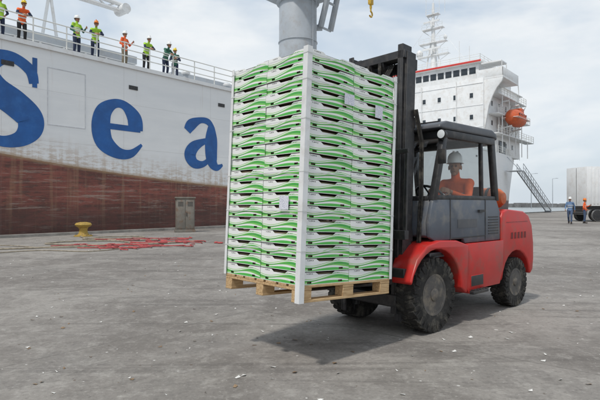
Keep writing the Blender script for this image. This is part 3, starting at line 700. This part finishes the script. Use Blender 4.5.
for s in (.085,-.085):
    b.box(.40,.41,s-.02,s+.02,.7,3.0); b.box(.20,.21,s-.02,s+.02,.9,2.95)
for y in (.15,.18,.21,-.2): b.tube([(.22,y,.6),(.16,y,1.2),(.15,y,2.0),(.2,y,2.75),(.3,y,2.98),(.42,y,2.8),(.44,y,1.6)],.013,8)
for y in (.46,.49): b.tube([(.25,y-.05,.5),(.13,y,.9),(.10,y,1.5),(.12,y,2.1),(.22,y-.02,2.45)],.013,8)
b.obj('chains_and_hoses',rubber,mastE)
b=B()
for z in (.62,1.02): b.box(.43,.50,-.56,.56,z,z+.1)
for s in (1,-1): b.box(.40,.46,s*.30-.03,s*.30+.03,.55,1.25)
for y in (-.54,-.27,0,.27,.54): b.box(.46,.49,y-.018,y+.018,1.05,1.95)
b.box(.46,.49,-.56,.56,1.93,1.98)
for y in (-.17,.36):
    b.prism([(.50,.545),(.50,1.15),(.545,1.15),(.56,.60),(.62,.585),(1.75,.572),(1.75,.56),(.56,.545)],y-.06,y+.06)
b.obj('fork_carriage',black,mastE,bev=.006,seg=1)
SIT=dict(pel=(0,.0,1.24),wai=(0,-.02,1.36),che=(0,-.02,1.54),nek=(0,-.04,1.72),hea=(0,-.07,1.86),shL=(.175,-.03,1.66),shR=(-.175,-.03,1.66),
 elL=(.25,-.20,1.46),elR=(-.25,-.2,1.46),wrL=(.15,-.40,1.54),wrR=(-.15,-.40,1.54),hiL=(.09,-.03,1.24),hiR=(-.09,-.03,1.24),knL=(.14,-.46,1.25),knR=(-.14,-.46,1.25),anL=(.14,-.58,.97),anR=(-.14,-.58,.97))
person('forklift_driver',F@Matrix.Translation((DX-.07,DY,0))@Matrix.Rotation(R(90),4,'Z'),SIT,orv,orv,jn,hw,1.0,yaw=.35,curl=.9)

# ------------------------------------------------------------------ pallet & cartons
PX0,PX1,PY0,PY1,PZ=.84,2.03,-.424,.635,.505
m,nt,b_=newmat('pallet_wood'); co=coord(nt)
gr=noise(nt,co,6,5,.7,sc=(1,9,9)); c=mixc(nt,sstep(nt,gr,.3,.7),(.38,.235,.11),(.62,.44,.24)); c=mixc(nt,mth(nt,'MULTIPLY',sstep(nt,noise(nt,co,3,5),.55,.7),.4),c,(.2,.12,.06))
nt.links.new(c,b_.inputs['Base Color']); b_.inputs['Roughness'].default_value=.8; bump(nt,b_,gr,.3,.006); wood=m
pal=G('wooden_pallet',TL); b=B()
Ln,Wd=PX1-PX0,PY1-PY0
for y in (PY0,PY0+Wd/2-.05,PY1-.1): b.box(PX0,PX1,y,y+.1,PZ,PZ+.022)
for x in (PX0,PX0+Ln/2-.07,PX1-.14):
    for y in (PY0,PY0+Wd/2-.05,PY1-.1): b.box(x+.001,x+.139,y+.001,y+.099,PZ+.0225,PZ+.0995)
    b.box(x,x+.14,PY0,PY1,PZ+.1,PZ+.121)
y=PY0
for wd in (.14,.1,.14,.1,.14,.1,.14): 
    b.box(PX0,PX1,y,y+wd,PZ+.1215,PZ+.1435); y+=wd+(Wd-.86)/6
b.obj('pallet_boards',wood,pal,bev=.003,seg=1)
m,nt,b_=newmat('printed_carton'); tc=nt.nodes.new('ShaderNodeTexCoord'); su=nt.nodes.new('ShaderNodeSeparateXYZ'); nt.links.new(tc.outputs['UV'],su.inputs[0]); U,V=su.outputs[0],su.outputs[1]
ob=tc.outputs['Object']
def gt(a,b): return mth(nt,'GREATER_THAN',a,b)
def lt(a,b): return mth(nt,'LESS_THAN',a,b)
def AND(a,b): return mth(nt,'MULTIPLY',a,b)
wav=mth(nt,'MULTIPLY',mth(nt,'SINE',mth(nt,'ADD',mth(nt,'MULTIPLY',U,5.6),3.6)),.20)
c1=mth(nt,'ADD',wav,.53)
wav2=mth(nt,'MULTIPLY',mth(nt,'SINE',mth(nt,'ADD',mth(nt,'MULTIPLY',U,5.0),4.7)),.17)
c2=mth(nt,'ADD',wav2,.27)
c3=mth(nt,'ADD',wav,.61)
base=(.80,.81,.79)
gA=(.085,.46,.08); gB=(.04,.28,.07); gC=(.25,.60,.14)
inb=AND(lt(V,c1),gt(V,c2))
grad=mth(nt,'DIVIDE',mth(nt,'SUBTRACT',V,c2),.45)
col=mixc(nt,inb,base,mixc(nt,sstep(nt,mth(nt,'ADD',grad,mth(nt,'MULTIPLY',U,.3)),.1,.9),gC,gA))
mid=mth(nt,'ADD',mth(nt,'MULTIPLY',mth(nt,'ADD',c1,c2),.5),mth(nt,'MULTIPLY',mth(nt,'SINE',mth(nt,'MULTIPLY',U,9.0)),.05))
col=mixc(nt,AND(inb,lt(mth(nt,'ABSOLUTE',mth(nt,'SUBTRACT',V,mid)),.03)),col,gB)
col=mixc(nt,AND(lt(V,mth(nt,'MULTIPLY',c2,.62)),gt(V,.04)),col,gA)
col=mixc(nt,AND(lt(V,mth(nt,'ADD',c3,.05)),gt(V,c3)),col,gC)
tx=noise(nt,tc.outputs['UV'],40,2,.5,sc=(1.4,.45,1))
txm=AND(AND(gt(U,.55),lt(U,.80)),AND(gt(V,.80),lt(V,.90)))
col=mixc(nt,AND(txm,gt(tx,.52)),col,(.02,.16,.06))
txm=AND(AND(gt(U,.12),lt(U,.25)),AND(gt(V,.82),lt(V,.93)))
col=mixc(nt,AND(txm,gt(tx,.5)),col,(.1,.1,.1))
dn=noise(nt,ob,9,4,.6); col=mixc(nt,mth(nt,'MULTIPLY',sstep(nt,dn,.5,.8),.22),col,(.45,.42,.36))
nt.links.new(col,b_.inputs['Base Color']); b_.inputs['Roughness'].default_value=.55; bump(nt,b_,dn,.25,.006)
carton=m; kraft=mat('kraft_card',(.16,.12,.075),.85,var=.2); 
whitecard=mat('corner_board_white',(.74,.75,.75),.5,var=.05,scale=6,dirt=(.5,.47,.42),dirt_amt=.4)
stack=G('stacked_fruit_cartons',TL)
verts=[];faces=[];uvs=[];mi=[]
def quad(ps,uv,k):
    o=len(verts); verts.extend(ps); faces.append((o,o+1,o+2,o+3)); uvs.append(uv); mi.append(k)
NL=18; Z0=PZ+.144; H_=(2.13-.144)/NL
UG=[0,.06,.30,.36,.64,.70,.94,1]
def sidepanel(a,b2,z0,z1,nrm,bw):
    a=Vector(a);b2=Vector(b2)
    for i in range(len(UG)-1):
        tl=tr=1.0
        if i==3: tl=tr=.80
        elif i==2: tr=.80
        elif i==4: tl=.80
        pa=a.lerp(b2,UG[i])+nrm*bw*math.sin(math.pi*UG[i]); pb=a.lerp(b2,UG[i+1])+nrm*bw*math.sin(math.pi*UG[i+1])
        f=lambda p,t:(p.x,p.y,z0+(z1-z0)*t)
        if i in (1,5):
            for (v0,v1) in ((0,.10),(.26,1.0)): quad([f(pa,v0),f(pb,v0),f(pb,v1),f(pa,v1)],[(UG[i],v0),(UG[i+1],v0),(UG[i+1],v1),(UG[i],v1)],0)
            pc=pa.lerp(pb,.32); pd=pa.lerp(pb,.68); uc=UG[i]+(UG[i+1]-UG[i])*.32; ud=UG[i]+(UG[i+1]-UG[i])*.68
            quad([f(pa,.10),f(pc,.10),f(pc,.26),f(pa,.26)],[(UG[i],.10),(uc,.10),(uc,.26),(UG[i],.26)],0)
            quad([f(pd,.10),f(pb,.10),f(pb,.26),f(pd,.26)],[(ud,.10),(UG[i+1],.10),(UG[i+1],.26),(ud,.26)],0)
        else: quad([f(pa,0),f(pb,0),f(pb,tr),f(pa,tl)],[(UG[i],0),(UG[i+1],0),(UG[i+1],tr),(UG[i],tl)],0)
rr=random.Random(3)
for L_ in range(NL):
    z0=Z0+L_*H_+.001; z1=z0+H_-.004
    lj=(rr.uniform(-.007,.007),rr.uniform(-.007,.007))
    for ix in range(2):
        for iy in range(2):
            jx=lj[0]+rr.uniform(-.004,.004); jy=lj[1]+rr.uniform(-.004,.004)
            x0=PX0+ix*Ln/2+.004+jx; x1=PX0+(ix+1)*Ln/2-.004+jx; y0=PY0+iy*Wd/2+.004+jy; y1=PY0+(iy+1)*Wd/2-.004+jy
            sag=rr.uniform(0,.004); z1b=z1-sag
            sidepanel((x1,y0,0),(x1,y1,0),z0,z1b,Vector((1,0,0)),rr.uniform(-.003,.008))
            sidepanel((x1,y1,0),(x0,y1,0),z0,z1b,Vector((0,1,0)),rr.uniform(-.003,.008))
            sidepanel((x0,y1,0),(x0,y0,0),z0,z1b,Vector((-1,0,0)),.002)
            sidepanel((x0,y0,0),(x1,y0,0),z0,z1b,Vector((0,-1,0)),.002)
            quad([(x0,y0,z0),(x0,y1,z0),(x1,y1,z0),(x1,y0,z0)],[(0,0)]*4,1)
            g_=.018
            for (a,c_) in (((x1-g_,y0+g_),(x1-g_,y1-g_)),((x1-g_,y1-g_),(x0+g_,y1-g_)),((x0+g_,y1-g_),(x0+g_,y0+g_)),((x0+g_,y0+g_),(x1-g_,y0+g_))):
                quad([(*a,z0+.002),(*c_,z0+.002),(*c_,z1-.01),(*a,z1-.01)],[(0,0)]*4,1)
            for (cx0,cy0) in ((x0,y0),(x1-.07,y0),(x0,y1-.07),(x1-.07,y1-.07)):
                quad([(cx0+.002,cy0+.002,z1),(cx0+.068,cy0+.002,z1),(cx0+.068,cy0+.068,z1),(cx0+.002,cy0+.068,z1)],[(.02,.98)]*4,0)
            if L_==NL-1: quad([(x0+.01,y0+.01,z1-.012),(x1-.01,y0+.01,z1-.012),(x1-.01,y1-.01,z1-.012),(x0+.01,y1-.01,z1-.012)],[(.02,.98)]*4,0)
me=bpy.data.meshes.new('cartons'); me.from_pydata(verts,[],faces); uvl=me.uv_layers.new(name='UVMap')
me.materials.append(carton); me.materials.append(kraft)
for p,uv in zip(me.polygons,uvs):
    for li,u_ in zip(p.loop_indices,uv): uvl.data[li].uv=u_
for p,q in zip(me.polygons,mi): p.material_index=q
o=bpy.data.objects.new('cartons',me); scene.collection.objects.link(o); o.parent=stack
b=B(); zt=Z0+NL*H_+.005; e=.012; w_=.055;t=.003
for (cx_,cy_,sx_,sy) in ((PX1,PY1,1,1),(PX1,PY0,1,-1),(PX0,PY1,-1,1),(PX0,PY0,-1,-1)):
    ww=w_ if (sx_,sy)==(1,1) else .035
    xo=cx_+sx_*(e+t); yo=cy_+sy*(e+t); zlow=PZ+.0 if (sx_,sy)==(1,1) else PZ+.14
    xs_=sorted((xo,xo-sx_*ww)); ys_=sorted((yo,yo-sy*t)); b.box(xs_[0],xs_[1],ys_[0],ys_[1],zlow,zt)
    xs_=sorted((xo,xo-sx_*t)); ys_=sorted((yo-sy*t,yo-sy*ww)); b.box(xs_[0],xs_[1],ys_[0],ys_[1],zlow,zt)
b.obj('corner_boards',whitecard,stack)
b=B(); strap=mat('strap_plastic',(.62,.64,.62),.35)
for k in (2.5,5.5,8.5,12.5,15.5,17.5):
    z=Z0+k*H_; e2=.0165
    b.box(PX1+e2,PX1+e2+.001,PY0-e2,PY1+e2,z,z+.010); b.box(PX0-e2-.001,PX0-e2,PY0-e2,PY1+e2,z,z+.010)
    b.box(PX0-e2,PX1+e2,PY1+e2,PY1+e2+.001,z,z+.010); b.box(PX0-e2,PX1+e2,PY0-e2-.001,PY0-e2,z,z+.010)
b.obj('straps',strap,stack)
m,nt,b_=newmat('paper_label'); tc=coord(nt,'Generated'); st=noise(nt,tc,14,2,.5,sc=(1.2,1.2,2.6)); 
nt.links.new(mixc(nt,mth(nt,'MULTIPLY',mth(nt,'GREATER_THAN',st,.52),.6),(.8,.81,.85),(.12,.13,.3)),b_.inputs['Base Color']); lab_=m
for k,(ax,c1_,z,w2,h2) in enumerate((('y',1.52,2.28,.13,.10),('y',1.10,2.24,.11,.12),('x',.42,1.33,.12,.12))):
    b=B(); 
    if ax=='y': b.box(c1_-w2/2,c1_+w2/2,PY1+.0185,PY1+.0195,z-h2/2,z+h2/2)
    else: b.box(PX1+.0185,PX1+.0195,c1_-w2/2,c1_+w2/2,z-h2/2,z+h2/2)
    b.obj('label',lab_,stack)

# ------------------------------------------------------------------ quay furniture
bo=G('mooring_bollard',Matrix.Translation((-9.4,21.7,0))@Matrix.Scale(.92,4)); b=B()
b.lathe([(.42,0),(.42,.04),(.28,.06),(.20,.15),(.18,.32),(.22,.42),(.34,.48),(.38,.55),(.32,.63),(.15,.67),(.001,.675)],(0,0,0),'z',28)
for i in range(8): a=2*math.pi*i/8; b.cyl((.36*math.cos(a),.36*math.sin(a),.04),(.36*math.cos(a),.36*math.sin(a),.075),.03,n=6)
b.obj('bollard_casting',ochre,bo)
ec=G('electrical_cabinet',Matrix.Translation((-5.75,25,0))@Matrix.Rotation(R(18),4,'Z')); b=B()
cabm=mat('cabinet_weathered',(.19,.175,.15),.7,var=.15,scale=3,dirt=(.17,.09,.05),dirt_amt=.7)
b.box(-.5,.5,-.3,.3,0,.12,0); b.box(-.45,.45,-.25,.25,.12,1.68,0); b.box(-.5,.5,-.3,.3,1.68,1.75,0)
for s in (-1,1): b.box(min(s*.42,s*.02),max(s*.42,s*.02),-.27,-.252,.2,1.6,0)
for s in (-1,1):
    for k in range(4): b.box(min(s*.36,s*.1),max(s*.36,s*.1),-.278,-.271,1.3+k*.06,1.33+k*.06,1)
b.box(.04,.07,-.30,-.27,.8,1.0,1)
b.obj('cabinet_body',[cabm,black,yellow],ec,bev=.01)
redrope=mat('red_sling',(.38,.075,.075),.85,var=.3,scale=6)
b=B(); r2=random.Random(11)
for k in range(13):
    cx=r2.uniform(-6.6,-2.6); cy=r2.uniform(15.6,19.8); ln=r2.uniform(.5,1.5); ang=r2.uniform(-.8,.8)
    pts=[];ph=r2.uniform(0,6)
    for i in range(26):
        t=i/25; x=(t-.5)*ln*2; y=.3*math.sin(ph+t*9)+.2*math.sin(ph*2+t*17)
        xx=x+.25*math.sin(t*13+ph)
        pts.append((cx+xx*math.cos(ang)-y*math.sin(ang),cy+xx*math.sin(ang)+y*math.cos(ang),.022+.03*abs(math.sin(t*7+ph))))
    b.tube(pts,.018,6)
for k in range(12):
    cx=r2.gauss(-4.4,.8); cy=r2.gauss(18.0,.5); b.sph((cx,cy,.03),(r2.uniform(.06,.16),r2.uniform(.05,.1),r2.uniform(.03,.07)),0,nu=7,nv=5)
b.obj('red_cargo_slings',redrope)
palerope=mat('pale_rope',(.30,.26,.20),.85,var=.25,scale=8,bmp=.4)
b=B()
pts=[(-15,14.6),(-12,15.4),(-9.5,15.2),(-7.4,16.2),(-6.0,17.4),(-6.8,18.6),(-8.4,18.4),(-8.8,17.3),(-7.2,16.9),(-5.2,17.3),(-3.6,18.6)]
c=cat([(x,y,.03) for x,y in pts],12); b.tube(c,.026,8)
pts=[(-9.35,21.3),(-8.6,20.2),(-7.4,19.9),(-6.4,20.5),(-7.0,21.2),(-8.2,20.9),(-8.5,19.6),(-6.8,19.0),(-5.4,19.3)]
c=cat([(x,y,.03) for x,y in pts],12); b.tube(c,.024,8)
pts=[(-14,13.2),(-11,14.3),(-9,13.9),(-7.8,14.9),(-6.2,14.6),(-5.6,15.6),(-6.6,16.1),(-8.1,15.8),(-9.6,16.6),(-12.5,17.0)]
c=cat([(x,y,.02) for x,y in pts],12); b.tube(c,.016,8)
b.obj('mooring_rope',palerope)
paper=mat('paper_scrap',(.66,.65,.62),.8); chip=mat('wood_chip',(.22,.15,.09),.9,var=.3)
b=B(); SI=Matrix(S).inverted()
for k in range(520):
    d=3.5+26*r2.random()**1.3; x=r2.uniform(-.75,.75)*d; a=r2.uniform(0,6.3); s1=r2.uniform(.005,.026); s2=s1*r2.uniform(.3,1)
    if (SI@Vector((x,d,0))).y>-1.4: continue
    ca,sa=math.cos(a),math.sin(a)
    b.add([(x+ca*u*s1-sa*v_*s2,d+sa*u*s1+ca*v_*s2,.005+(.010 if (u>0 and v_>0) else 0)) for u,v_ in ((-1,-1),(1,-.8),(.9,1),(-1,.7))],[(0,1,2,3)],r2.choice((0,0,1)))
b.obj('paper_litter',[paper,chip],recalc=False)
# ------------------------------------------------------------------ lorry at right
lo=G('parked_lorry',Matrix.Translation((22.5,39.2,0))@Matrix.Rotation(R(6),4,'Z')); b=B()
b.box(0,12,0,2.5,1.25,4.35,0)
for k in range(40): b.box(.25+k*.3,.37+k*.3,-.03,0,1.4,4.2,0)
b.box(0,12,.3,2.2,.95,1.25,1)
b.box(-.05,0.0,.1,2.4,.6,.75,1); b.box(.02,.1,.1,2.4,.55,1.0,1)
for x in (1.0,2.3,9.5):
    for y in (.15,2.1):
        b.lathe([(.25,0),(.45,0),(.5,.05),(.5,.25),(.45,.3),(.25,.3)],(x,y,.5),'y',24,1); b.lathe([(.25,.04),(.1,.08),(.001,.08)],(x,y,.5),'y',16,2)
b.box(3.4,8.5,.1,.16,.55,1.0,2); b.box(-.055,-.045,.15,.4,1.0,1.12,3); b.box(-.01,-.001,1.22,1.28,1.3,4.3,1)
b.obj('trailer',[white,black,greysteel,redp],lo,bev=.015)
b=B(); rock=mat('breakwater_rock',(.2,.2,.2),.9,var=.3,scale=.2)
r3=random.Random(5)
for k in range(60):
    x=180+k*9; b.box(x,x+9.2,560+k*1.5,590,-2.3,1.2+r3.uniform(0,1.6))
b.obj('distant_breakwater',rock)
for x,y,h in ((74,160,11),(96,190,11),(128,230,12)):
    e=G('light_pole',Matrix.Translation((x,y,0))); b=B(); b.cyl((0,0,0),(0,0,h),.14,.08,n=8); b.cyl((0,0,h),(1.6,0,h+.2),.05,n=6); b.box(1.3,2.1,-.15,.15,h+.12,h+.25); b.obj('pole',greysteel,e)
